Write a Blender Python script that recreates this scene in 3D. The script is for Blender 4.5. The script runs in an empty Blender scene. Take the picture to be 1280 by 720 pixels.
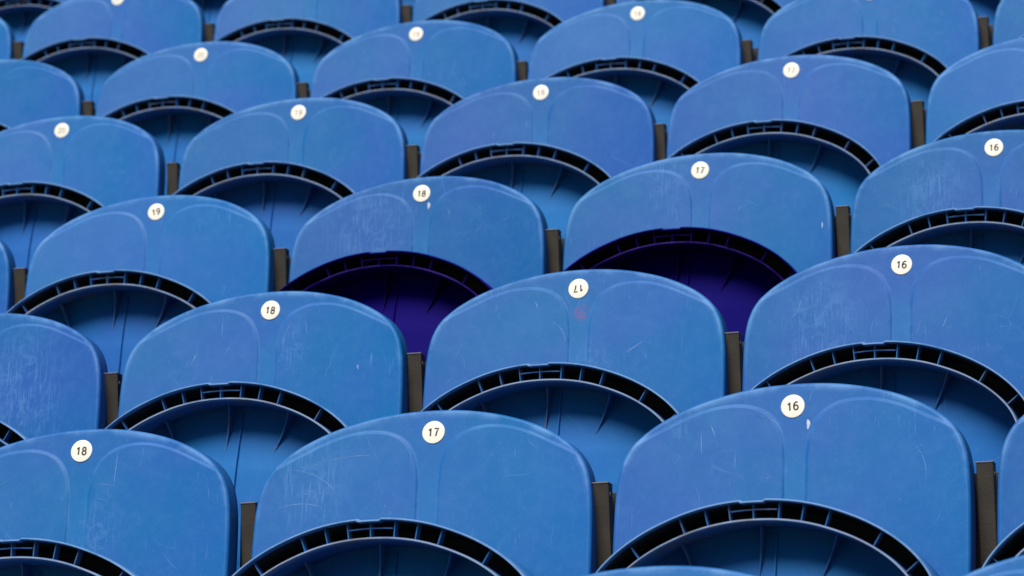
import bpy, math, random
import numpy as np
from mathutils import Vector, Matrix

random.seed(7)
S = bpy.context.scene
COL = S.collection

# ------------------------------------------------------------------ camera
CAM = Vector((2.1439, -4.8757, -0.9933)); YAW, PITCH, FPX = 0.3039, 0.2290, 4921.7
cam_data = bpy.data.cameras.new('camera')
cam_data.sensor_width = 36.0
cam_data.lens = FPX * 36.0 / 1280.0
cam_data.clip_start = 0.1; cam_data.clip_end = 500
cam_data.dof.use_dof = True
cam_data.dof.focus_distance = 5.45
cam_data.dof.aperture_fstop = 11
cam = bpy.data.objects.new('camera', cam_data); COL.objects.link(cam)
fwd = Vector((-math.sin(YAW) * math.cos(PITCH), math.cos(YAW) * math.cos(PITCH), math.sin(PITCH)))
rgt = Vector((math.cos(YAW), math.sin(YAW), 0)); upv = rgt.cross(fwd)
cam.matrix_world = Matrix(((rgt.x, upv.x, -fwd.x, CAM.x), (rgt.y, upv.y, -fwd.y, CAM.y), (rgt.z, upv.z, -fwd.z, CAM.z), (0, 0, 0, 1)))
S.camera = cam

def project(v):
    d = Vector(v) - CAM
    z = d.dot(fwd)
    return 640 + FPX * d.dot(rgt) / z, 360 - FPX * d.dot(upv) / z

# ------------------------------------------------------------------ light: soft overcast daylight from high in front
SUN_EL, SUN_AZ = math.radians(51), math.radians(190)      # azimuth clockwise from +Y
w = bpy.data.worlds.new('World'); S.world = w; w.use_nodes = True
nt = w.node_tree; nt.nodes.clear()
sky = nt.nodes.new('ShaderNodeTexSky'); sky.sky_type = 'NISHITA'; sky.sun_disc = False
sky.sun_elevation = SUN_EL; sky.sun_rotation = SUN_AZ; sky.air_density = 1.0; sky.dust_density = 0.7; sky.ozone_density = 1.0
bg = nt.nodes.new('ShaderNodeBackground'); bg.inputs['Strength'].default_value = 0.045
wo = nt.nodes.new('ShaderNodeOutputWorld')
nt.links.new(sky.outputs[0], bg.inputs[0]); nt.links.new(bg.outputs[0], wo.inputs[0])
sun_d = bpy.data.lights.new('sun', 'SUN'); sun_d.energy = 4.2; sun_d.angle = math.radians(34); sun_d.color = (1.0, 0.97, 0.93)
sun = bpy.data.objects.new('sun', sun_d); COL.objects.link(sun)
sd = Vector((math.sin(SUN_AZ) * math.cos(SUN_EL), math.cos(SUN_AZ) * math.cos(SUN_EL), math.sin(SUN_EL)))
sun.rotation_euler = sd.to_track_quat('Z', 'Y').to_euler()
S.view_settings.view_transform = 'Standard'; S.view_settings.look = 'None'
S.view_settings.exposure = 0.04; S.view_settings.gamma = 1.0

# ------------------------------------------------------------------ materials
class Nodes:
    def __init__(self, name):
        self.m = bpy.data.materials.new(name); self.m.use_nodes = True
        self.t = self.m.node_tree; self.b = self.t.nodes['Principled BSDF']
    def n(self, typ, **kw):
        x = self.t.nodes.new(typ)
        for k, v in kw.items(): setattr(x, k, v)
        return x
    def set(self, sock, v):
        if hasattr(v, 'is_linked') or hasattr(v, 'links'): self.t.links.new(v, sock)
        else: sock.default_value = v
    def math(self, op, a, b=0.5, c=None, clamp=False):
        x = self.n('ShaderNodeMath', operation=op, use_clamp=clamp)
        self.set(x.inputs[0], a); self.set(x.inputs[1], b)
        if c is not None: self.set(x.inputs[2], c)
        return x.outputs[0]
    def vmath(self, op, a, b):
        x = self.n('ShaderNodeVectorMath', operation=op)
        self.set(x.inputs[0], a); self.set(x.inputs[1], b)
        return x.outputs['Value'] if op in ('LENGTH', 'DISTANCE') else x.outputs[0]
    def noise(self, vec, scale, detail=3, rough=0.55, dist=0.0):
        x = self.n('ShaderNodeTexNoise')
        self.set(x.inputs['Vector'], vec); x.inputs['Scale'].default_value = scale
        x.inputs['Detail'].default_value = detail; x.inputs['Roughness'].default_value = rough; x.inputs['Distortion'].default_value = dist
        return x.outputs[0]
    def ramp(self, v, lo, hi, smooth=True):
        x = self.n('ShaderNodeMapRange', interpolation_type='SMOOTHSTEP' if smooth else 'LINEAR')
        self.set(x.inputs[0], v); x.inputs[1].default_value = lo; x.inputs[2].default_value = hi
        return x.outputs[0]
    def mix(self, f, a, b):
        x = self.n('ShaderNodeMix', data_type='RGBA')
        self.set(x.inputs[0], f); self.set(x.inputs[6], a); self.set(x.inputs[7], b)
        return x.outputs[2]
    def bump(self, h, strength, dist=0.001):
        x = self.n('ShaderNodeBump'); x.inputs['Strength'].default_value = strength; x.inputs['Distance'].default_value = dist
        self.t.links.new(h, x.inputs['Height']); self.t.links.new(x.outputs[0], self.b.inputs['Normal'])

def plastic(name, c_a, c_b, c_edge, wear=1.0, rub=(0.36, 0.66, 0.62), dirt=None, rough=0.46, strip=None):
    """weathered moulded plastic: two-tone fading, scratches, scuffed patches, rubbed edges"""
    N = Nodes(name)
    co = N.n('ShaderNodeTexCoord').outputs['Object']
    seed = N.n('ShaderNodeAttribute', attribute_type='OBJECT', attribute_name='seed').outputs['Fac']
    cmb = N.n('ShaderNodeCombineXYZ'); N.set(cmb.inputs[0], seed); N.set(cmb.inputs[1], N.math('MULTIPLY', seed, 1.7)); N.set(cmb.inputs[2], N.math('MULTIPLY', seed, 0.37))
    p = N.vmath('ADD', co, cmb.outputs[0])
    big = N.ramp(N.noise(p, 3.4, 3, 0.55, 0.5), 0.30, 0.70)
    colr = N.mix(big, c_a, c_b)
    tone = N.n('ShaderNodeTexWhiteNoise', noise_dimensions='1D'); N.set(tone.inputs['W'], seed)
    hs = N.n('ShaderNodeHueSaturation'); N.set(hs.inputs['Value'], N.math('MULTIPLY_ADD', tone.outputs['Value'], 0.13, 0.92)); N.set(hs.inputs['Hue'], N.math('MULTIPLY_ADD', tone.outputs['Value'], -0.008, 0.503)); N.set(hs.inputs['Color'], colr)
    colr = hs.outputs[0]
    if strip is not None:
        sx = N.n('ShaderNodeSeparateXYZ'); N.set(sx.inputs[0], co)
        ax = N.math('ABSOLUTE', sx.outputs[0])
        inner = N.math('SUBTRACT', 1.0, N.ramp(ax, 0.010, 0.017))
        low = N.ramp(sx.outputs[2], -0.02, -0.10)
        colr = N.mix(N.math('MULTIPLY', N.math('MULTIPLY', inner, low), 0.42), colr, strip)
    fine = N.noise(p, 60, 4, 0.65)
    colr = N.mix(N.math('MULTIPLY', N.ramp(fine, 0.42, 0.75), 0.06 * wear), colr, c_edge)
    # speckled fading
    speck = N.noise(p, 420, 2, 0.6)
    colr = N.mix(N.math('MULTIPLY', N.ramp(speck, 0.5, 0.8), 0.10 * wear), colr, c_edge)
    # scratches: vertical streaks
    def streaks(rot, sx_, sz_, lo, amt, mlo):
        mp = N.n('ShaderNodeMapping'); mp.inputs['Rotation'].default_value = (0, rot, 0); mp.inputs['Scale'].default_value = (sx_, 6, sz_)
        N.set(mp.inputs['Vector'], p)
        s = N.ramp(N.noise(mp.outputs[0], 1.0, 2, 0.55), lo, lo + 0.05)
        mask = N.ramp(N.noise(N.vmath('ADD', p, (rot * 9 + 3.1, 2.0, 1.3)), 9.0, 2, 0.5), mlo, mlo + 0.12)
        return N.math('MULTIPLY', N.math('MULTIPLY', s, mask), amt * wear)
    sc = streaks(0.05, 420, 16, 0.68, 0.30, 0.58)
    sc = N.math('MAXIMUM', sc, streaks(0.6, 480, 30, 0.68, 0.42, 0.54))
    sc = N.math('MAXIMUM', sc, streaks(-0.5, 460, 34, 0.68, 0.42, 0.54))
    # long curved scuffs from rubbing
    vo = N.n('ShaderNodeTexVoronoi', feature='DISTANCE_TO_EDGE'); vo.inputs['Scale'].default_value = 7.0
    warp = N.n('ShaderNodeTexNoise'); warp.inputs['Scale'].default_value = 4.0; N.set(warp.inputs['Vector'], p)
    N.set(vo.inputs['Vector'], N.vmath('ADD', p, N.vmath('MULTIPLY', warp.outputs['Color'], (0.22, 0.22, 0.22))))
    curl = N.math('SUBTRACT', 1.0, N.ramp(vo.outputs[0], 0.0, 0.007))
    cm = N.ramp(N.noise(N.vmath('ADD', p, (5.0, 1.0, 7.0)), 12.0, 2, 0.5), 0.54, 0.72)
    sc = N.math('MAXIMUM', sc, N.math('MULTIPLY', N.math('MULTIPLY', curl, cm), 0.22 * wear))
    # a scuffed patch of its own on some seats (centre and radius carried by the object)
    pt = N.n('ShaderNodeAttribute', attribute_type='OBJECT', attribute_name='scuff').outputs['Vector']
    rad = N.n('ShaderNodeAttribute', attribute_type='OBJECT', attribute_name='scuff_radius').outputs['Fac']
    rel = N.vmath('MULTIPLY', N.vmath('SUBTRACT', co, pt), (1.0, 0.0, 0.62))
    inside = N.math('SUBTRACT', 1.0, N.math('DIVIDE', N.vmath('LENGTH', rel, (0, 0, 0)), N.math('MAXIMUM', rad, 0.0001)), clamp=True)
    mp = N.n('ShaderNodeMapping'); mp.inputs['Scale'].default_value = (330, 5, 26); N.set(mp.inputs['Vector'], p)
    pst = N.math('MAXIMUM', N.math('MULTIPLY', N.ramp(N.noise(mp.outputs[0], 1.0, 3, 0.6), 0.52, 0.66), 0.75), N.math('MULTIPLY', N.ramp(N.noise(p, 38, 5, 0.72, 1.2), 0.46, 0.66), 0.55))
    sc = N.math('MAXIMUM', sc, N.math('MULTIPLY', N.math('MULTIPLY', pst, N.ramp(inside, 0.0, 0.9)), 0.42))
    colr = N.mix(sc, colr, c_edge)
    # bleached, rubbed edge of the moulding (mesh attribute 1 at the rim)
    ed = N.n('ShaderNodeAttribute', attribute_type='GEOMETRY', attribute_name='edge').outputs['Fac']
    en = N.math('MULTIPLY', N.math('MULTIPLY', ed, N.ramp(N.noise(p, 17, 4, 0.65), rub[0], rub[1])), rub[2])
    colr = N.mix(en, colr, c_edge)
    if dirt is not None:
        dn = N.ramp(N.noise(N.vmath('ADD', p, (2.0, 9.0, 4.0)), 18, 3, 0.6), 0.48, 0.72)
        colr = N.mix(N.math('MULTIPLY', dn, 0.6), colr, dirt)
    # coloured smudge below a label (radius 0 on the others)
    st = N.n('ShaderNodeAttribute', attribute_type='OBJECT', attribute_name='smudge').outputs['Vector']
    sr = N.n('ShaderNodeAttribute', attribute_type='OBJECT', attribute_name='smudge_radius').outputs['Fac']
    d2 = N.vmath('LENGTH', N.vmath('MULTIPLY', N.vmath('SUBTRACT', co, st), (1.0, 0.0, 1.0)), (0, 0, 0))
    sm = N.math('SUBTRACT', 1.0, N.math('DIVIDE', d2, N.math('MAXIMUM', sr, 0.0001)), clamp=True)
    colr = N.mix(N.math('MULTIPLY', N.math('MULTIPLY', N.ramp(sm, 0, 0.7), N.ramp(N.noise(p, 160, 3, 0.7), 0.40, 0.62)), 0.75), colr, (0.19, 0.10, 0.28, 1))
    N.t.links.new(colr, N.b.inputs['Base Color'])
    N.set(N.b.inputs['Roughness'], N.math('ADD', rough, N.math('MULTIPLY', sc, 0.25)))
    N.b.inputs['IOR'].default_value = 1.45
    N.b.inputs['Specular IOR Level'].default_value = 0.22 if rough < 0.5 else (0.10 if rough < 0.55 else 0.05)
    N.bump(N.math('ADD', N.math('MULTIPLY', speck, 0.5), N.math('MULTIPLY', fine, 0.5)), 0.22, 0.0006)
    return N.m

M_BACK = plastic('blue_plastic_backrest', (0.021, 0.117, 0.42, 1), (0.005, 0.136, 0.39, 1), (0.15, 0.35, 0.68, 1), strip=(0.010, 0.175, 0.44, 1))
M_PAN = plastic('blue_plastic_seat', (0.014, 0.120, 0.44, 1), (0.007, 0.160, 0.45, 1), (0.22, 0.40, 0.72, 1), wear=0.5, rub=(0.15, 0.55, 0.9), rough=0.52)
M_WALL = plastic('blue_plastic_rib', (0.030, 0.13, 0.40, 1), (0.03, 0.15, 0.40, 1), (0.30, 0.40, 0.60, 1), wear=0.7, rub=(0.1, 0.55, 0.95), dirt=(0.20, 0.15, 0.13, 1))
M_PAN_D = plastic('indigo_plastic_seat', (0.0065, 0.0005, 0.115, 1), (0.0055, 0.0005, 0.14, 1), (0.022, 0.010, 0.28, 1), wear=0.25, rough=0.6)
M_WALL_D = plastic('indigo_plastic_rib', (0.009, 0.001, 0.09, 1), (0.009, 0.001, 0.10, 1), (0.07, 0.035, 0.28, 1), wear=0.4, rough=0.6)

def simple(name, a, b, scale, rough, bump=0.2, metal=0.0, spots=None):
    N = Nodes(name)
    co = N.n('ShaderNodeTexCoord').outputs['Object']
    c = N.mix(N.ramp(N.noise(co, scale, 4, 0.6), 0.3, 0.7), a, b)
    if spots: c = N.mix(N.math('MULTIPLY', N.ramp(N.noise(co, scale * 6, 3, 0.7), 0.58, 0.72), 0.6), c, spots)
    N.t.links.new(c, N.b.inputs['Base Color'])
    N.b.inputs['Roughness'].default_value = rough; N.b.inputs['Metallic'].default_value = metal
    N.bump(N.noise(co, scale * 12, 3, 0.6), bump, 0.001)
    return N.m

M_POST = simple('brown_painted_steel', (0.028, 0.021, 0.014, 1), (0.045, 0.034, 0.021, 1), 22, 0.55, 0.3, spots=(0.045, 0.032, 0.024, 1))
M_DARK = simple('gap_shade_black', (0.010, 0.009, 0.010, 1), (0.016, 0.014, 0.014, 1), 30, 0.6, 0.2)  # near-black tone for the added plates that darken the seat gaps
M_SHADE_GRIME = simple('shade_and_grime_channel', (0.010, 0.012, 0.022, 1), (0.040, 0.026, 0.020, 1), 16, 0.85, 0.5)  # dark tone stands in for shade in the channel, brown tone is dirt
M_CAP = simple('worn_steel_cap', (0.13, 0.12, 0.13, 1), (0.20, 0.18, 0.19, 1), 50, 0.5, 0.2)
M_BOLT = simple('zinc_bolt', (0.12, 0.10, 0.11, 1), (0.16, 0.13, 0.12, 1), 60, 0.6, 0.1, 0.2)
M_DISC = simple('cream_enamel_disc', (0.93, 0.865, 0.71, 1), (0.95, 0.90, 0.78, 1), 60, 0.38, 0.03, spots=(0.70, 0.64, 0.50, 1))
M_INK = simple('dark_brown_ink', (0.045, 0.022, 0.018, 1), (0.07, 0.03, 0.02, 1), 90, 0.6, 0.0)
M_INK2 = simple('faded_brown_ink', (0.30, 0.20, 0.13, 1), (0.42, 0.30, 0.20, 1), 90, 0.6, 0.0)
M_CHIP = simple('white_chipped_paint', (0.62, 0.64, 0.72, 1), (0.45, 0.50, 0.66, 1), 200, 0.6, 0.1)
M_CONC = simple('weathered_concrete', (0.09, 0.085, 0.08, 1), (0.15, 0.14, 0.13, 1), 2.2, 0.9, 0.5, spots=(0.09, 0.085, 0.08, 1))
M_GRASS = simple('mown_pitch_grass', (0.045, 0.10, 0.02, 1), (0.06, 0.13, 0.03, 1), 0.6, 0.9, 0.5)

# ------------------------------------------------------------------ mesh helpers
def chaikin(p, n=3, closed=True):
    p = np.array(p, float)
    for _ in range(n):
        q = np.roll(p, -1, 0) if closed else p[1:]
        a = p if closed else p[:-1]
        p2 = np.empty((2 * len(a), 2)); p2[0::2] = .75 * a + .25 * q; p2[1::2] = .25 * a + .75 * q
        p = p2 if closed else np.vstack([p[:1], p2, p[-1:]])
    return p

def resample(p, n):
    c = np.vstack([p, p[:1]]); L = np.r_[0, np.cumsum(np.linalg.norm(np.diff(c, axis=0), axis=1))]
    s = np.linspace(0, L[-1], n, endpoint=False)
    return np.stack([np.interp(s, L, c[:, 0]), np.interp(s, L, c[:, 1])], 1)

def outline(half, n):
    """half: (x, z) from the apex (x=0) down to the bottom; returns n points clockwise from the apex"""
    pts = [tuple(h) for h in half] + [(-x, z) for x, z in reversed(half) if x > 1e-6]
    # put the apex first after smoothing
    p = chaikin(pts, 4); k = np.argmin(np.abs(p[:, 0]) + (p[:, 1] < np.mean(p[:, 1])) * 9)
    return resample(np.roll(p, -k, 0), n)

def inset(p, d):
    t = np.roll(p, -1, 0) - np.roll(p, 1, 0); t /= np.linalg.norm(t, axis=1)[:, None]
    return p + d * np.stack([t[:, 1], -t[:, 0]], 1)          # clockwise loop: inward normal

def build(name, verts, faces, mat, smooth=True, attr=None):
    me = bpy.data.meshes.new(name); me.from_pydata([tuple(map(float, v)) for v in verts], [], faces)
    me.materials.append(mat)
    if attr is not None:
        a = me.attributes.new('edge', 'FLOAT', 'POINT'); a.data.foreach_set('value', np.asarray(attr, dtype=np.float32))
    if smooth: me.polygons.foreach_set('use_smooth', [True] * len(me.polygons))
    me.update()
    return me

def ring_mesh(rings):
    """rings: list of (n,3) arrays joined in order"""
    n = len(rings[0]); V = np.vstack(rings); F = []
    for r in range(len(rings) - 1):
        a = r * n; b = a + n
        for k in range(n):
            l = (k + 1) % n
            F.append((a + k, b + k, b + l, a + l))
    return V, F

def sharp(me, deg=40):
    import bmesh
    bm = bmesh.new(); bm.from_mesh(me); bmesh.ops.recalc_face_normals(bm, faces=bm.faces)
    for e in bm.edges:
        if len(e.link_faces) == 2 and e.calc_face_angle(0) > math.radians(deg): e.smooth = False
    bm.to_mesh(me); bm.free()
    return me

def box_mesh(name, c, s, mat, bevel=0.0015, rot=None):
    import bmesh
    bm = bmesh.new(); bmesh.ops.create_cube(bm, size=1)
    for v in bm.verts: v.co = Vector((v.co.x * s[0], v.co.y * s[1], v.co.z * s[2]))
    if bevel: bmesh.ops.bevel(bm, geom=bm.edges[:], offset=bevel, segments=2, affect='EDGES', profile=0.6)
    for v in bm.verts:
        if rot: v.co = rot @ v.co
        v.co += Vector(c)
    me = bpy.data.meshes.new(name); bm.to_mesh(me); bm.free(); me.materials.append(mat)
    return me

def plate(name, quad, th, mat, nrm):
    """thin plate: polygon 'quad' (3-D points) thickened along nrm"""
    q = [Vector(v) for v in quad]; n = Vector(nrm).normalized() * (th / 2); k = len(q)
    V = [v + n for v in q] + [v - n for v in q]
    F = [tuple(range(k)), tuple(range(2 * k - 1, k - 1, -1))] + [(i, i + k, (i + 1) % k + k, (i + 1) % k) for i in range(k)]
    return sharp(build(name, V, F, mat, smooth=False), 20)

# ------------------------------------------------------------------ backrest (origin = centre of the number disc)
B_HALF = [(0, .0315), (.04, .0298), (.075, .0245), (.11, .0155), (.14, .0045), (.17, -.0110), (.193, -.0270), (.211, -.0450),
          (.223, -.0660), (.2295, -.0900), (.2325, -.1200), (.2335, -.17), (.2335, -.24), (.232, -.31), (.229, -.36), (.215, -.395), (.18, -.405), (.10, -.408), (0, -.408)]
LOBE = [(.0140, -.42), (.0140, -.20), (.0140, -.085), (.0148, -.060), (.0175, -.042), (.0225, -.0270), (.031, -.0130), (.043, -.0035), (.058, .0025),
        (.075, .0050), (.095, .0042), (.115, .0005), (.14, -.0085), (.165, -.0215), (.187, -.0335), (.206, -.0440), (.225, -.056), (.25, -.075), (.26, -.12), (.262, -.20), (.262, -.42)]
def seg_dist(P, poly):
    best = np.full(len(P), 9.0)
    for a, b in zip(poly[:-1], poly[1:]):
        ab = b - a; t = np.clip(((P - a) @ ab) / (ab @ ab), 0, 1)
        best = np.minimum(best, np.linalg.norm(P - (a + t[:, None] * ab), axis=1))
    return best
def in_poly(P, poly):
    x, z = P[:, 0], P[:, 1]; ins = np.zeros(len(P), bool); q = np.roll(poly, -1, 0)
    for (x0, z0), (x1, z1) in zip(poly, q):
        c = ((z0 > z) != (z1 > z)) & (x < (x1 - x0) * (z - z0) / (z1 - z0 + 1e-12) + x0); ins ^= c
    return ins
lobe_c = chaikin(LOBE, 2, False)
def lobe_height(x, z):
    P = np.stack([np.abs(x), z], 1)
    d = seg_dist(P, lobe_c); i = in_poly(P, lobe_c); sdv = np.where(i, d, -d)
    t = np.clip((sdv + .001) / .0040, 0, 1)
    return t * t * (3 - 2 * t)
RECL = math.tan(math.radians(7))
B_HALF = [(x * 1.006, z + .0045 * min(1, x / .2325) ** 2.1) if z > -.3 else (x, z) for x, z in B_HALF]
LOBE = [(x, z + .0045 * (min(x, .22) / .2325) ** 2.1) for x, z in LOBE]
lobe_c = chaikin(LOBE, 2, False)
def back_y(x, z, lobes=True):
    y = -.024 * (np.abs(x) / .2325) ** 2.1 + RECL * z
    if lobes: y = y - .0018 * lobe_height(x, z)
    return y
def lobe_line(x, z):
    P = np.stack([np.abs(x), z], 1); d = seg_dist(P, lobe_c)
    return np.clip(1 - np.abs(d - .0006) / .0026, 0, 1) * .34 * np.clip((.215 - np.abs(x)) / .06, 0, 1) * np.clip((z + .30) / .1, 0, 1)
NB = 640
OB = outline(B_HALF, NB)
def backrest_mesh(mat):
    c = np.array([0, -.16]); rings = []; attr = []
    rs = np.r_[np.linspace(0.02, .80, 96), np.linspace(.805, 1, 64)]
    I = inset(OB, .0050)
    for r in rs:
        P = c + (I - c) * r
        rings.append(np.stack([P[:, 0], back_y(P[:, 0], P[:, 1]), P[:, 1]], 1))
        dd = (1 - r) * np.linalg.norm(I - c, axis=1)
        attr.append(np.maximum(np.clip(1 - dd / .009, 0, 1) ** 2 * np.clip((P[:, 1] + .16) / .1, 0, 1), lobe_line(P[:, 0], P[:, 1]) + .09 * lobe_height(P[:, 0], P[:, 1]) * np.clip((P[:, 1] + .22) / .16, 0, 1)))
    for a in np.linspace(0.15, 1, 7) * math.pi / 2:          # rounded lip
        P = inset(OB, .0050 * (1 - math.sin(a)))
        y = back_y(I[:, 0], I[:, 1]) + .0050 * (1 - math.cos(a))
        rings.append(np.stack([P[:, 0], y, P[:, 1]], 1)); attr.append(np.clip(1 - a / 1.8, 0, 1) * np.clip((P[:, 1] + .16) / .1, 0, 1))
    yb = back_y(I[:, 0], I[:, 1])
    for dy, ins in ((.012, .0002), (.024, .0003), (.0335, .0002), (.0342, .0006), (.0342, .0026), (.0335, .003), (.013, .0040), (.0080, .006)):
        P = inset(OB, ins); rings.append(np.stack([P[:, 0], yb + dy, P[:, 1]], 1)); attr.append(np.zeros(NB) + (.35 if dy > .035 else 0.0))
    for r in np.linspace(.93, .02, 16):                        # rear skin
        P = c + (I - c) * r
        rings.append(np.stack([P[:, 0], back_y(P[:, 0], P[:, 1], False) + .0035, P[:, 1]], 1)); attr.append(np.zeros(NB))
    V, F = ring_mesh(rings)
    n = NB; F.append(tuple(range(n - 1, -1, -1))); F.append(tuple(range(len(V) - n, len(V))))
    return sharp(build('backrest', V, F, mat, True, np.concatenate(attr)), 50)

# ------------------------------------------------------------------ folded seat (origin = apex of its front lip)
P_HALF = [(0, 0), (.04, -.0022), (.08, -.0098), (.12, -.0240), (.15, -.0385), (.178, -.0570), (.200, -.0770), (.217, -.0990), (.228, -.125),
          (.2325, -.155), (.2325, -.19), (.229, -.24), (.222, -.29), (.208, -.325), (.17, -.340), (.10, -.344), (0, -.344)]
NP_ = 480
OP = outline(P_HALF, NP_)
OP[:, 1] -= OP[:, 1].max()
def lip_y(z):
    t = np.clip((-z - .15) / .19, 0, 1); return .030 * t * t
def pan_y(x, z):
    zz = -z
    b = np.interp(zz, [.02, .05, .09, .13, .18, .24, .30, .35], [.070, .062, .049, .038, .028, .022, .022, .032])
    return b + .026 * (np.abs(x) / .2) ** 2
INS = .0245
def seat_shell(mat):
    rings = []; at = []
    def add(ins, y, a=0.0, notch=False):
        P = inset(OP, ins).copy()
        if notch: P[:, 1] -= .0022 * ((np.abs(P[:, 0] + .0) < .0155) & (P[:, 1] > -.03))
        rings.append(np.stack([P[:, 0], lip_y(P[:, 1]) + y, P[:, 1]], 1)); at.append(np.full(NP_, a))
    add(.0300, .112); add(.012, .110); add(.004, .103); add(.0012, .092); add(.0004, .050, .1); add(0, .012, .4, True); add(.0004, .0012, 1, True); add(.0010, 0, 1, True)
    add(.0024, 0, 1, True); add(.0028, .0012, .6, True); add(.0032, .012, .0, True); add(.0040, .074); add(.0055, .078); add(.0200, .078)
    for k in (12, 5): pass
    V, F = ring_mesh(rings)
    # sitting surface closes the back
    n0 = len(V); c = np.array([0, -.17]); P0 = inset(OP, .030); ex = []; R = [.85, .65, .45, .25, .06]
    for r in R:
        P = c + (P0 - c) * r
        ex.append(np.stack([P[:, 0], np.maximum(pan_y(P[:, 0], P[:, 1]) + .012, lip_y(P[:, 1]) + .108 - .055 * (1 - r ** 2)), P[:, 1]], 1))
    V = np.vstack([V] + ex)
    prev = 0
    for q in range(len(R)):
        cur = n0 + q * NP_
        for k in range(NP_):
            l = (k + 1) % NP_; F.append((prev + l, cur + l, cur + k, prev + k))
        prev = cur
    F.append(tuple(range(prev, prev + NP_)))
    me = build('seat_shell', V, F, mat, True, np.concatenate(at + [np.zeros(NP_)] * len(R)))
    me.materials.append(M_SHADE_GRIME)                              # shade of the channel behind the lip painted near-black, with some brown dirt
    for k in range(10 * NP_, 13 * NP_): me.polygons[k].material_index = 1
    return sharp(me, 55)
def seat_panel(mat):
    """recessed underside of the seat, inside the inner wall"""
    c = np.array([0, -.17]); P0 = inset(OP, INS + .0028); rings = []
    for r in np.r_[1.0, np.linspace(.985, .03, 26)]:
        P = c + (P0 - c) * r; y = pan_y(P[:, 0], P[:, 1]); t = np.clip((1 - r) / .10, 0, 1)
        y = y + .006 * t * 0 + (1 - t) ** 2 * -.006
        y = np.maximum(y, lip_y(P[:, 1]) + .012)
        rings.append(np.stack([P[:, 0], y, P[:, 1]], 1))
    V, F = ring_mesh(rings); F.append(tuple(range(len(V) - NP_, len(V))))
    return sharp(build('underside_panel', V, F, mat, True, np.zeros(len(V))), 60)
def inner_wall(mat):
    rings = []; at = []
    for ins, y, a in ((INS - .0008, .0785, 0), (INS - .0004, .020, 0), (INS, .0045, .6), (INS + .0004, .0033, 1), (INS + .0022, .0033, 1), (INS + .0027, .0045, .8), (INS + .0030, .020, 0), (INS + .0034, .080, 0)):
        P = inset(OP, ins); yy = lip_y(P[:, 1]) + y
        if y == .080: yy = np.minimum(yy, pan_y(P[:, 0], P[:, 1]) + .001)
        
        rings.append(np.stack([P[:, 0], yy, P[:, 1]], 1)); at.append(np.full(NP_, float(a)))
    V, F = ring_mesh(rings)
    return sharp(build('inner_wall', V, F, mat, True, np.concatenate(at)), 50)
def at_x(P, x):
    up = P[:, 1] > -.16
    k = np.argmin(np.abs(P[:, 0] - x) + (~up) * 9); t = P[(k + 1) % len(P)] - P[k - 1]; t /= np.linalg.norm(t)
    return P[k], t
RIB_X = [-.205, -.160, -.096, -.064, -.032, 0, .032, .064, .096, .160, .205]
def rib_meshes(mat):
    out = []
    A = inset(OP, .0032); B = inset(OP, INS - .0003)
    for x in RIB_X:
        a, t = at_x(A, x); nin = np.array([t[1], -t[0]]); b = a + nin * (INS - .0035)
        y0 = .008 if abs(x) > .01 else .009
        q = [(a[0], y0 - .001, a[1]), (b[0], y0, b[1]), (b[0], .0225, b[1]), (a[0], .0205, a[1])]
        out.append(plate('rib', q, .0014, mat, (t[0], 0, t[1])))
    return out
def frame_bar(mat):
    V = []; F = []
    P = inset(OP, .0125); k0 = [k for k in range(-40, 41) if abs(P[k % NP_][0]) < .0315]
    for k in k0:
        a = P[k % NP_]
        for dy, dz in ((.0085, .0008), (.0085, -.0008), (.0115, -.0007), (.0115, .0007)): V.append((a[0], dy, a[1] + dz))
    for i in range(len(k0) - 1):
        for j in range(4): F.append((i * 4 + j, i * 4 + 4 + j, i * 4 + 4 + (j + 1) % 4, i * 4 + (j + 1) % 4))
    F.append((0, 1, 2, 3)); n = len(V); F.append((n - 1, n - 2, n - 3, n - 4))
    return sharp(build('label_frame', V, F, mat, False), 30)
def gussets(mat):
    out = []
    C = inset(OP, INS + .003)
    for x0, x1, zl in ((-.100, -.082, -.104), (.002, -.006, -.096), (.098, .071, -.102)):
        a, t = at_x(C, x0); K = 7
        fr = []; bk = []
        for q in range(K):
            s_ = q / (K - 1); x = x0 + (x1 - x0) * s_; z = a[1] + (zl - a[1]) * s_
            pb = float(pan_y(np.array(x), np.array(z)))
            fr.append((x, .034 + (pb - .0005 - .034) * (s_ ** 0.85), z)); bk.append((x, pb + .002, z))
        d = Vector((x1 - x0, 0, zl - a[1])).normalized()
        out.append(plate('gusset', fr + bk[::-1], .0022, mat, (d.z, 0, -d.x)))
    return out
def seam(mat):
    V = []; F = []; zs = np.linspace(-.034, -.315, 24)
    for z in zs:
        y = float(pan_y(np.array(.0), np.array(z)))
        for dx, dy in ((-.0022, .0006), (-.0009, -.0042), (.0009, -.0042), (.0022, .0006)): V.append((.015 + dx, y + dy, z))
    for i in range(len(zs) - 1):
        for j in range(3): F.append((i * 4 + j, i * 4 + 1 + j, i * 4 + 5 + j, i * 4 + 4 + j))
    return sharp(build('seam', V, F, mat, False), 30)

ME_BACK = backrest_mesh(M_BACK)
def pan_set(m1, m2):
    return dict(shell=seat_shell(m1), panel=seat_panel(m1), wall=inner_wall(m2), ribs=rib_meshes(m2), bar=frame_bar(m2), gus=gussets(m2), seam=seam(m1))
PAN = pan_set(M_PAN, M_WALL); PAN_D = pan_set(M_PAN_D, M_WALL_D)

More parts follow.
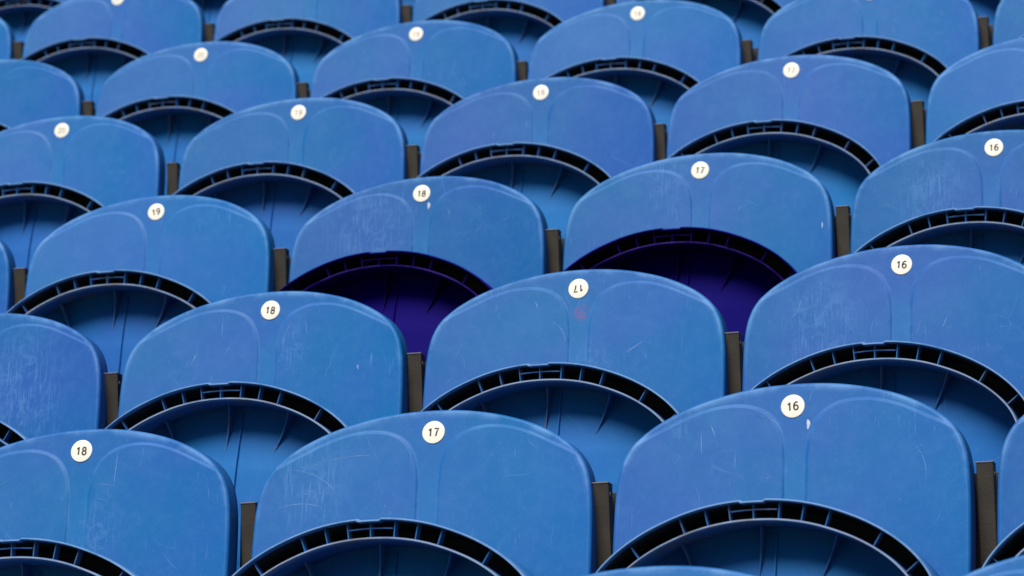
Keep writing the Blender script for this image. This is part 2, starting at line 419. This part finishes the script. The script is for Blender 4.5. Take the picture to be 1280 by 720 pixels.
def disc_mesh():
    V = []; F = []; n = 48; R = .0158
    for r, y in ((R, .0012), (R, -.0002), (R - .0003, -.0006), (R - .0009, -.0007)):
        for k in range(n): a = 2 * math.pi * k / n; V.append((r * math.sin(a), y, r * math.cos(a)))
    for q in range(3):
        for k in range(n): l = (k + 1) % n; F.append((q * n + k, q * n + l, q * n + n + l, q * n + n + k))
    F.append(tuple(range(3 * n, 4 * n)))
    return sharp(build('number_disc', V, F, M_DISC), 60)
ME_DISC = disc_mesh()
ME_RING = None
def arc(cx, cy, rx, ry, a0, a1, n=14):
    return [(cx + rx * math.cos(math.radians(a0 + (a1 - a0) * k / n)), cy + ry * math.sin(math.radians(a0 + (a1 - a0) * k / n))) for k in range(n + 1)]
GLYPH = {  # strokes in a cell 0.6 wide, 1 high
    '0': [arc(.3, .5, .23, .46, 90, 450, 28)],
    '1': [[(.10, .72), (.22, .80), (.33, .96), (.33, .02)]],
    '2': [arc(.3, .70, .23, .25, 165, -20, 14) + [(.40, .42), (.12, .16), (.07, .05)], [(.03, .05), (.55, .05)]],
    '4': [[(.45, .02), (.45, .95), (.05, .30), (.57, .30)]],
    '5': [[(.50, .93), (.16, .93), (.11, .50)] + arc(.29, .34, .24, .28, 125, -145, 18)],
    '6': [arc(.30, .32, .23, .27, 90, 450, 22), arc(.36, .42, .30, .52, 62, 185, 14)],
    '7': [[(.05, .93), (.54, .93), (.36, .60), (.24, .02)]],
    '8': [arc(.3, .72, .19, .22, 90, 450, 22), arc(.3, .27, .23, .24, 90, 450, 22)],
    '9': [arc(.30, .68, .23, .27, 90, 450, 22), arc(.24, .58, .30, .54, -118, 5, 14)],
    '3': [arc(.28, .73, .20, .22, 160, -85, 14), arc(.28, .28, .24, .25, 88, -160, 16)]}
_num = {}
def number_mesh(n, faded):
    if (n, faded) in _num: return _num[(n, faded)]
    Hh = .0118; wv = .00112 if not faded else .00085; V = []; F = []
    txt = str(n); adv = .72
    for q, ch in enumerate(txt):
        for st in GLYPH[ch]:
            P = np.array([((x + (q - (len(txt) - 1) / 2) * adv - .3) * Hh, (z - .5) * Hh) for x, z in st])
            T = np.gradient(P, axis=0); T /= np.linalg.norm(T, axis=1)[:, None] + 1e-12
            Nn = np.stack([-T[:, 1], T[:, 0]], 1) * wv
            k0 = len(V)
            for p, m in zip(P, Nn):
                for sgn in (1, -1):
                    V.append((p[0] + sgn * m[0], -.00012, p[1] + sgn * m[1]))
            F += [(k0 + 2 * k, k0 + 2 * k + 1, k0 + 2 * k + 3, k0 + 2 * k + 2) for k in range(len(P) - 1)]
    me = build('number', V, F, M_INK2 if faded else M_INK, False)
    _num[(n, faded)] = me
    return me

M_SCUFF = simple('pale_scuffed_plastic', (0.10, 0.24, 0.56, 1), (0.20, 0.36, 0.66, 1), 40, 0.7, 0.2)
SPECIAL = {(2, 0): [((-.125, -.026), (-.123, -.062), .0009, 0), ((.0215, .024), (.0165, .004), .0006, 0), ((-.05, -.010), (-.018, -.034), .0006, .006), ((-.112, -.02), (-.106, -.036), .0012, 0), ((.155, -.06), (.172, -.12), .0006, .010)],
           (1, 1): [((-.045, -.050), (-.020, -.090), .0010, .008), ((-.071, -.018), (-.066, -.030), .0014, .002), ((.075, -.108), (.105, -.090), .0016, 0)],
           (1, 0): [((-.19, -.045), (-.12, -.085), .0007, .010), ((-.205, -.10), (-.13, -.105), .0006, .010), ((-.14, -.035), (-.07, -.030), .0007, .004)],
           (0, 0): [((.055, -.005), (.052, -.050), .0012, 0), ((.018, -.050), (.060, -.055), .0005, .003)],
           (0, 1): [((-.125, -.085), (-.113, -.060), .0010, 0), ((-.133, -.088), (-.124, -.070), .0007, 0), ((.030, -.045), (.040, -.02), .0007, .002), ((.062, -.02), (.066, -.045), .0009, 0), ((.155, -.10), (.157, -.108), .0030, 0)],
           (2, 1): [((-.15, -.045), (-.165, -.075), .0010, .004), ((.07, -.085), (.062, -.105), .0009, 0)]}
def scuff_mesh(i, j, rr):
    marks = list(SPECIAL.get((i, j), []))
    for _ in range(rr.randint(9, 17)):
        x = rr.uniform(-.20, .20); z = rr.uniform(-.19, .018 - .9 * x * x); L = rr.choice((.004, .006, .010, .018, .030)) * rr.uniform(.7, 1.3); a = rr.gauss(math.pi / 2, .7)
        marks.append(((x, z), (x + L * math.cos(a), z - L * abs(math.sin(a))), rr.uniform(.0002, .00055), rr.uniform(-.15, .15) * L))
    V = []; F = []
    for (x0, z0), (x1, z1), wd, bow in marks:
        K = 10; dx, dz = x1 - x0, z1 - z0; L = math.hypot(dx, dz); nx, nz = -dz / L, dx / L; b0 = len(V)
        for k in range(K + 1):
            t = k / K; bb = bow * 4 * t * (1 - t); w_ = wd * (math.sin(math.pi * min(1, max(0, t * .94 + .03)))) * rr.uniform(.55, 1.2) / 2
            x = x0 + dx * t + nx * bb; z = z0 + dz * t + nz * bb
            for sg in (1, -1):
                px, pz = x + sg * nx * w_, z + sg * nz * w_
                V.append((px, float(back_y(np.array([px]), np.array([pz]))[0]) - .00016, pz))
        F += [(b0 + 2 * k, b0 + 2 * k + 2, b0 + 2 * k + 3, b0 + 2 * k + 1) for k in range(K)]
    return build('scuff_marks', V, F, M_SCUFF, False)

def put(name, me, parent, loc=(0, 0, 0), rot=(0, 0, 0)):
    o = bpy.data.objects.new(name, me); COL.objects.link(o); o.parent = parent; o.location = loc; o.rotation_euler = rot
    return o

# ------------------------------------------------------------------ terrace
SX, D, H = .5, .7130, .3693
DX = {0: -.0009, 1: -.0017, 2: .005, 3: .0001, 4: .0013, 5: -.0038}
DZ = {-1: .036, 0: .012, 1: -.0064, 2: -.0088, 3: -.0018, 4: -.0044, 5: .0094}
SEAT_H = .78                                                   # number disc above its tread
def row_z(j): return j * H + DZ.get(j, 0)
def terrace():
    for j in range(-6, 14):
        y0 = j * D - .565; y1 = y0 + D; z = row_z(j) - SEAT_H; zl = row_z(j - 1) - SEAT_H
        me = box_mesh('terrace_step', (0, (y0 + y1) / 2, (z + zl - .02) / 2), (24, y1 - y0 - .003, z - zl + .02), M_CONC, .008)
        o = bpy.data.objects.new('terrace_step', me); COL.objects.link(o); o['kind'] = 'structure'
terrace()
gz = row_z(-7) - SEAT_H - .012
g = bpy.data.objects.new('ground', build('ground', [(-200, -200, gz), (200, -200, gz), (200, 200, gz), (-200, 200, gz)], [(0, 1, 2, 3)], M_GRASS, False)); COL.objects.link(g); g['kind'] = 'structure'

# ------------------------------------------------------------------ seats
L_OFF = {(0, 0): (-.0009, -.0003), (1, 0): (.0066, -.0038), (2, 0): (-.0034, .0019), (0, 1): (-.0008, .0008), (1, 1): (-.0011, .0005), (2, 1): (-.0017, .0022), (-1, 2): (-.0019, .0018), (0, 2): (-.0024, -.003), (1, 2): (-.0006, -.0008), (2, 2): (.0063, -.0017), (-2, 3): (-.0043, .0054), (-1, 3): (.0027, .0002), (0, 3): (.0026, -.0016), (1, 3): (-.0004, -.0003), (-2, 4): (.0023, -.0024), (-1, 4): (.0019, .0001), (0, 4): (-.001, .0009), (-3, 5): (-.002, .0024)}
N_OFF = {(0, 0): (-.0017, .0012), (1, 0): (-.0046, .0019), (2, 0): (-.0044, 0), (0, 1): (.0045, 0), (1, 1): (.0034, -.0026), (2, 1): (.0013, -.0031), (-1, 2): (.0001, .0022), (0, 2): (-.0043, -.0002), (1, 2): (.0075, .0028), (2, 2): (-.0035, -.0001), (-1, 3): (.0014, .0008), (0, 3): (.0015, -.0024), (1, 3): (-.0024, .0009), (-2, 4): (.004, .0004), (-1, 4): (.0023, -.0021), (0, 4): (.0003, -.001)}
P_OFF = {(0, 0): (.0072, -.0004), (1, 0): (-.0018, .0004), (2, 0): (.0039, -.0003), (-1, 1): (-.0029, .0014), (0, 1): (-.0017, .0009), (1, 1): (-.0018, 0), (-1, 2): (-.0027, .0004), (0, 2): (-.0036, -.0024), (1, 2): (.005, .0002), (-2, 3): (-.0005, .0012), (-1, 3): (.0014, -.0035), (0, 3): (-.001, -.0018), (1, 3): (-.0009, .0013), (-3, 4): (-.0018, -.0032), (-2, 4): (.0025, -.0044), (-1, 4): (.0008, -.0001), (0, 4): (-.0057, .0026), (1, 4): (-.004, .0071)}
BX_OFF = {(0, 0): -0.0003, (1, 0): 0.0019, (2, 0): 0.0012, (0, 1): -0.0021, (1, 1): 0.0018, (2, 1): -0.0026, (-1, 2): -0.0023, (0, 2): -0.0009, (1, 2): 0.0008, (-1, 3): 0.0014, (0, 3): 0.004, (1, 3): -0.0005, (-2, 3): -0.0073, (-2, 4): 0.0054, (-1, 4): 0.0061, (0, 4): -0.0003}
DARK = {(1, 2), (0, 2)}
ROLL = {(0, 0): 3, (1, 0): 2, (2, 0): -3, (3, 0): 0, (0, 1): 6, (1, 1): 176, (2, 1): 5, (-1, 2): -10, (0, 2): 5, (1, 2): 8, (2, 2): 2, (1, 3): 12, (0, 3): -6, (-1, 3): 4}
SCUFF = {(0, 0): ((.030, 0, -.118), .050), (-1, 1): ((.09, 0, -.11), .11), (0, 1): ((.040, 0, -.06), .038), (1, 1): ((.022, 0, -.13), .040), (2, 0): ((-.155, 0, -.02), .022),
         (0, 2): ((-.095, 0, -.065), .11), (1, 2): ((-.06, 0, -.01), .06), (2, 2): ((-.10, 0, -.08), .08), (2, 1): ((-.12, 0, -.09), .08), (-2, 3): ((-.20, 0, -.05), .04), (1, 0): ((-.16, 0, -.06), .07)}
CHIPS = {(1, 2): [(.217, -.122, .0009, .0055)], (0, 2): [(.0125, -.0235, .0026, .0062)], (2, 0): [(.0165, -.0255, .0024, .0068)]}
WORD = {9: 'nine', 10: 'ten', 11: 'eleven', 12: 'twelve', 13: 'thirteen', 14: 'fourteen', 15: 'fifteen', 16: 'sixteen', 17: 'seventeen', 18: 'eighteen', 19: 'nineteen', 20: 'twenty', 21: 'twenty-one',
        22: 'twenty-two', 23: 'twenty-three', 24: 'twenty-four', 25: 'twenty-five', 26: 'twenty-six'}
ORD = {-1: 'lowest', 0: 'nearest full', 1: 'second', 2: 'third', 3: 'fourth', 4: 'fifth', 5: 'sixth', 6: 'seventh', 7: 'eighth'}
def rown(j): return 'in the nearest full row' if j == 0 else 'in the %s row from the bottom' % ORD[j]
LOOK = {(0, 0): 'blue seat number eighteen with pale vertical scrapes beside its strip, in the nearest full row',
        (1, 0): 'blue seat number seventeen with faint curved scratches, in the nearest full row',
        (2, 0): 'blue seat number sixteen, white chip below its disc, in the nearest full row',
        (1, 1): 'blue seat number seventeen, its disc upside down over a reddish smudge',
        (0, 1): 'blue seat number eighteen with fine white scratches, in the second row from the bottom',
        (0, 2): 'blue seat number eighteen with dark indigo folded seat and white chip under the disc',
        (1, 2): 'blue seat number seventeen with dark indigo folded seat',
        (-1, 1): 'blue seat with many pale scuffs, cut by the left edge in the second row'}
def seat_label(i, j):
    if (i, j) in LOOK: return LOOK[(i, j)]
    u, v = project((i * SX, j * D, row_z(j)))
    if 8 < u < 1272 and 2 < v < 712: return 'blue folding seat with disc number %s, %s' % (WORD[18 - i], rown(j))
    if j == -1: return 'blue seat showing only its top edge, directly in front of nearest seat %s' % WORD[18 - i]
    if v <= 2: return 'blue seat cut by the top edge, behind number %s of the %s row' % (WORD[18 - i], ORD[j - 1])
    return 'blue seat number %s, cut by the %s edge, %s' % (WORD[18 - i], 'left' if u < 600 else 'right', rown(j))
def in_view(i, j, m=420):
    a = project((i * SX, j * D, row_z(j)))
    return -m < a[0] < 1280 + m and a[1] > -260
def make_seat(i, j):
    num = 18 - i
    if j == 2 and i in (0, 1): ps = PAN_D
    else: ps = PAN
    t = bpy.data.objects.new('stadium_seat', None); COL.objects.link(t)
    ox, oz = L_OFF.get((i, j), (random.uniform(-.003, .003), random.uniform(-.002, .002)))
    bx = i * SX + DX.get(j, 0); bz = row_z(j)
    t.location = (bx, j * D, bz - SEAT_H); t.empty_display_size = .1
    lab = seat_label(i, j)
    t['label'] = lab; t['category'] = 'seat'; t['group'] = 'numbered stadium seats in rising rows'
    sv = ((i * 37 + j * 91) % 101) * .173
    def seed(o, q=0):
        o['seed'] = float(sv + q); o['scuff_radius'] = 0.0; o['scuff'] = (0.0, 0.0, 0.0); o['smudge'] = (0.0, 0.0, 0.0); o['smudge_radius'] = 0.0
        return o
    rr = random.Random(i * 100 + j)
    bxo = BX_OFF.get((i, j), rr.uniform(-.003, .003))
    b = seed(put('backrest', ME_BACK, t, (bxo, 0, SEAT_H + oz), (math.radians(rr.uniform(-.9, .9)), math.radians(rr.uniform(-.35, .35)), math.radians(rr.uniform(-1.3, 1.3)))))
    if (i, j) in SCUFF: b['scuff'], b['scuff_radius'] = SCUFF[(i, j)]
    if (i, j) == (1, 1): b['smudge'] = (.003, 0.0, -.038); b['smudge_radius'] = .017
    if -1 < j < 5: put('scuff_marks', scuff_mesh(i, j, rr), b)['kind'] = 'stuff'
    # number disc with its digits (thing > disc > number)
    roll = math.radians(ROLL.get((i, j), rr.uniform(-8, 8)))
    d = put('number_disc', ME_DISC, t, (ox, -.0005, SEAT_H + oz)); d.rotation_mode = 'YXZ'; d.rotation_euler = (-math.atan(RECL), roll, 0)
    num_o = put('number', number_mesh(num, j >= 3), d, (0, -.00072, 0))
    for cx, cz, rx, rz in CHIPS.get((i, j), []):
        n = 12; V = []
        for k in range(n):
            a = 2 * math.pi * k / n; f = 1 + .18 * math.sin(3 * a + 1)
            V.append((rx * f * math.cos(a), 0, rz * f * math.sin(a)))
        V += [(x, -.0004, z) for x, y, z in V]; V = [(x * (1 if y == 0 else .85), y, z * (1 if y == 0 else .85)) for x, y, z in V]
        F = [tuple(range(n, 2 * n))] + [(k, (k + 1) % n, (k + 1) % n + n, k + n) for k in range(n)]
        put('paint_chip', build('paint_chip', V, F, M_CHIP, False), b, (cx, float(back_y(np.array([cx]), np.array([cz]))[0]) - .0003, cz), (-math.atan(RECL), 0, 0))
    nx, nz = N_OFF.get((i, j), (rr.uniform(-.003, .003), rr.uniform(-.002, .002)))
    s = put('folded_seat', ps['shell'], t, (nx, -.2229, SEAT_H - .1566 + nz), (math.radians(rr.uniform(-1.6, 1.6)), math.radians(rr.uniform(-.5, .5)), math.radians(rr.uniform(-1, 1)))); seed(s, 3)
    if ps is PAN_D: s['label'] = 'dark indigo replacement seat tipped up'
    seed(put('underside_panel', ps['panel'], s), 5); seed(put('inner_wall', ps['wall'], s), 6); seed(put('seam', ps['seam'], s), 5)
    for r in ps['ribs']: seed(put('rib', r, s), 7)
    for r in ps['gus']: seed(put('gusset', r, s), 8)
    seed(put('label_frame', ps['bar'], s), 9)
    # hinge and support hardware, carried by the posts on either side
    put('hinge_bar', ME_HINGE, t, (0, -.105, SEAT_H - .505)); put('back_bracket', ME_BRK, t, (0, .012, SEAT_H - .33))
    return t
ME_HINGE = box_mesh('hinge_bar', (0, 0, 0), (.4755, .026, .026), M_POST, .004)
ME_BRK = box_mesh('back_bracket', (0, 0, 0), (.4755, .022, .030), M_POST, .003)

seats = {}
for j in range(-1, 8):
    for i in range(-7, 7):
        if in_view(i, j, 320 if j != -1 else 420): seats[(i, j)] = make_seat(i, j)

# ------------------------------------------------------------------ posts
TILT = math.radians(6)
PZ, PY, PX = -.0835, -.0240, .2447
def post_meshes():
    Lp = SEAT_H + PZ
    import bmesh
    me = box_mesh('post_tube', (0, 0, 0), (.0220, .020, Lp - .012), M_POST, .0014)
    # lean: the foot stands further back than the top
    for v in me.vertices:
        zz = v.co.z + (Lp - .012) / 2 + .006; v.co.z = zz; v.co.y += (Lp - zz) * math.tan(TILT) + .012
    foot = box_mesh('foot_plate', (0, Lp * math.tan(TILT) + .017, .004), (.030, .11, .008), M_POST, .001)
    cap = box_mesh('end_cap', (0, .012, Lp - .0052), (.0226, .0208, .0018), M_CAP, .0005)
    bm = bmesh.new(); bmesh.ops.create_cone(bm, cap_ends=True, segments=20, radius1=.0045, radius2=.0038, depth=.005)
    bmesh.ops.rotate(bm, verts=bm.verts, matrix=Matrix.Rotation(math.pi / 2, 3, 'Y'))
    for v in bm.verts: v.co += Vector((.0095, .012, Lp - .020))
    bolt = bpy.data.meshes.new('bolt'); bm.to_mesh(bolt); bm.free(); bolt.materials.append(M_BOLT)
    plate_ = box_mesh('gap_shade_plate', (-.003, .044, Lp - .232), (.044, .008, .44), M_DARK, .001)  # added dark plate behind the post, makes the gap between backrests read black
    return me, foot, cap, bolt, plate_
ME_POST, ME_FOOT, ME_CAP, ME_BOLT, ME_PLATE = post_meshes()
POSTROW = {-1: 'lowest row', 0: 'nearest row', 1: 'second row', 2: 'third row', 3: 'fourth row', 4: 'fifth row', 5: 'sixth row', 6: 'seventh row', 7: 'eighth row'}
for j in range(-1, 8):
    for i in range(-8, 7):
        if (i, j) not in seats and (i + 1, j) not in seats: continue
        t = bpy.data.objects.new('seat_post', None); COL.objects.link(t)
        ox, oz = P_OFF.get((i, j), (0, 0))
        t.location = (i * SX + PX + ox + DX.get(j, 0), j * D + PY, row_z(j) - SEAT_H)
        t['label'] = 'dark brown steel post between seats %s and %s of the %s row' % (WORD[18 - i], WORD[17 - i], ORD[j])
        t['category'] = 'post'; t['group'] = 'brown steel posts between the seats'
        put('post_tube', ME_POST, t, (0, 0, oz)); put('end_cap', ME_CAP, t, (0, 0, oz)); put('foot_plate', ME_FOOT, t); put('gap_shade_plate', ME_PLATE, t, (0, 0, oz)); put('bolt', ME_BOLT, t, (0, 0, oz))
print('seats', len(seats))
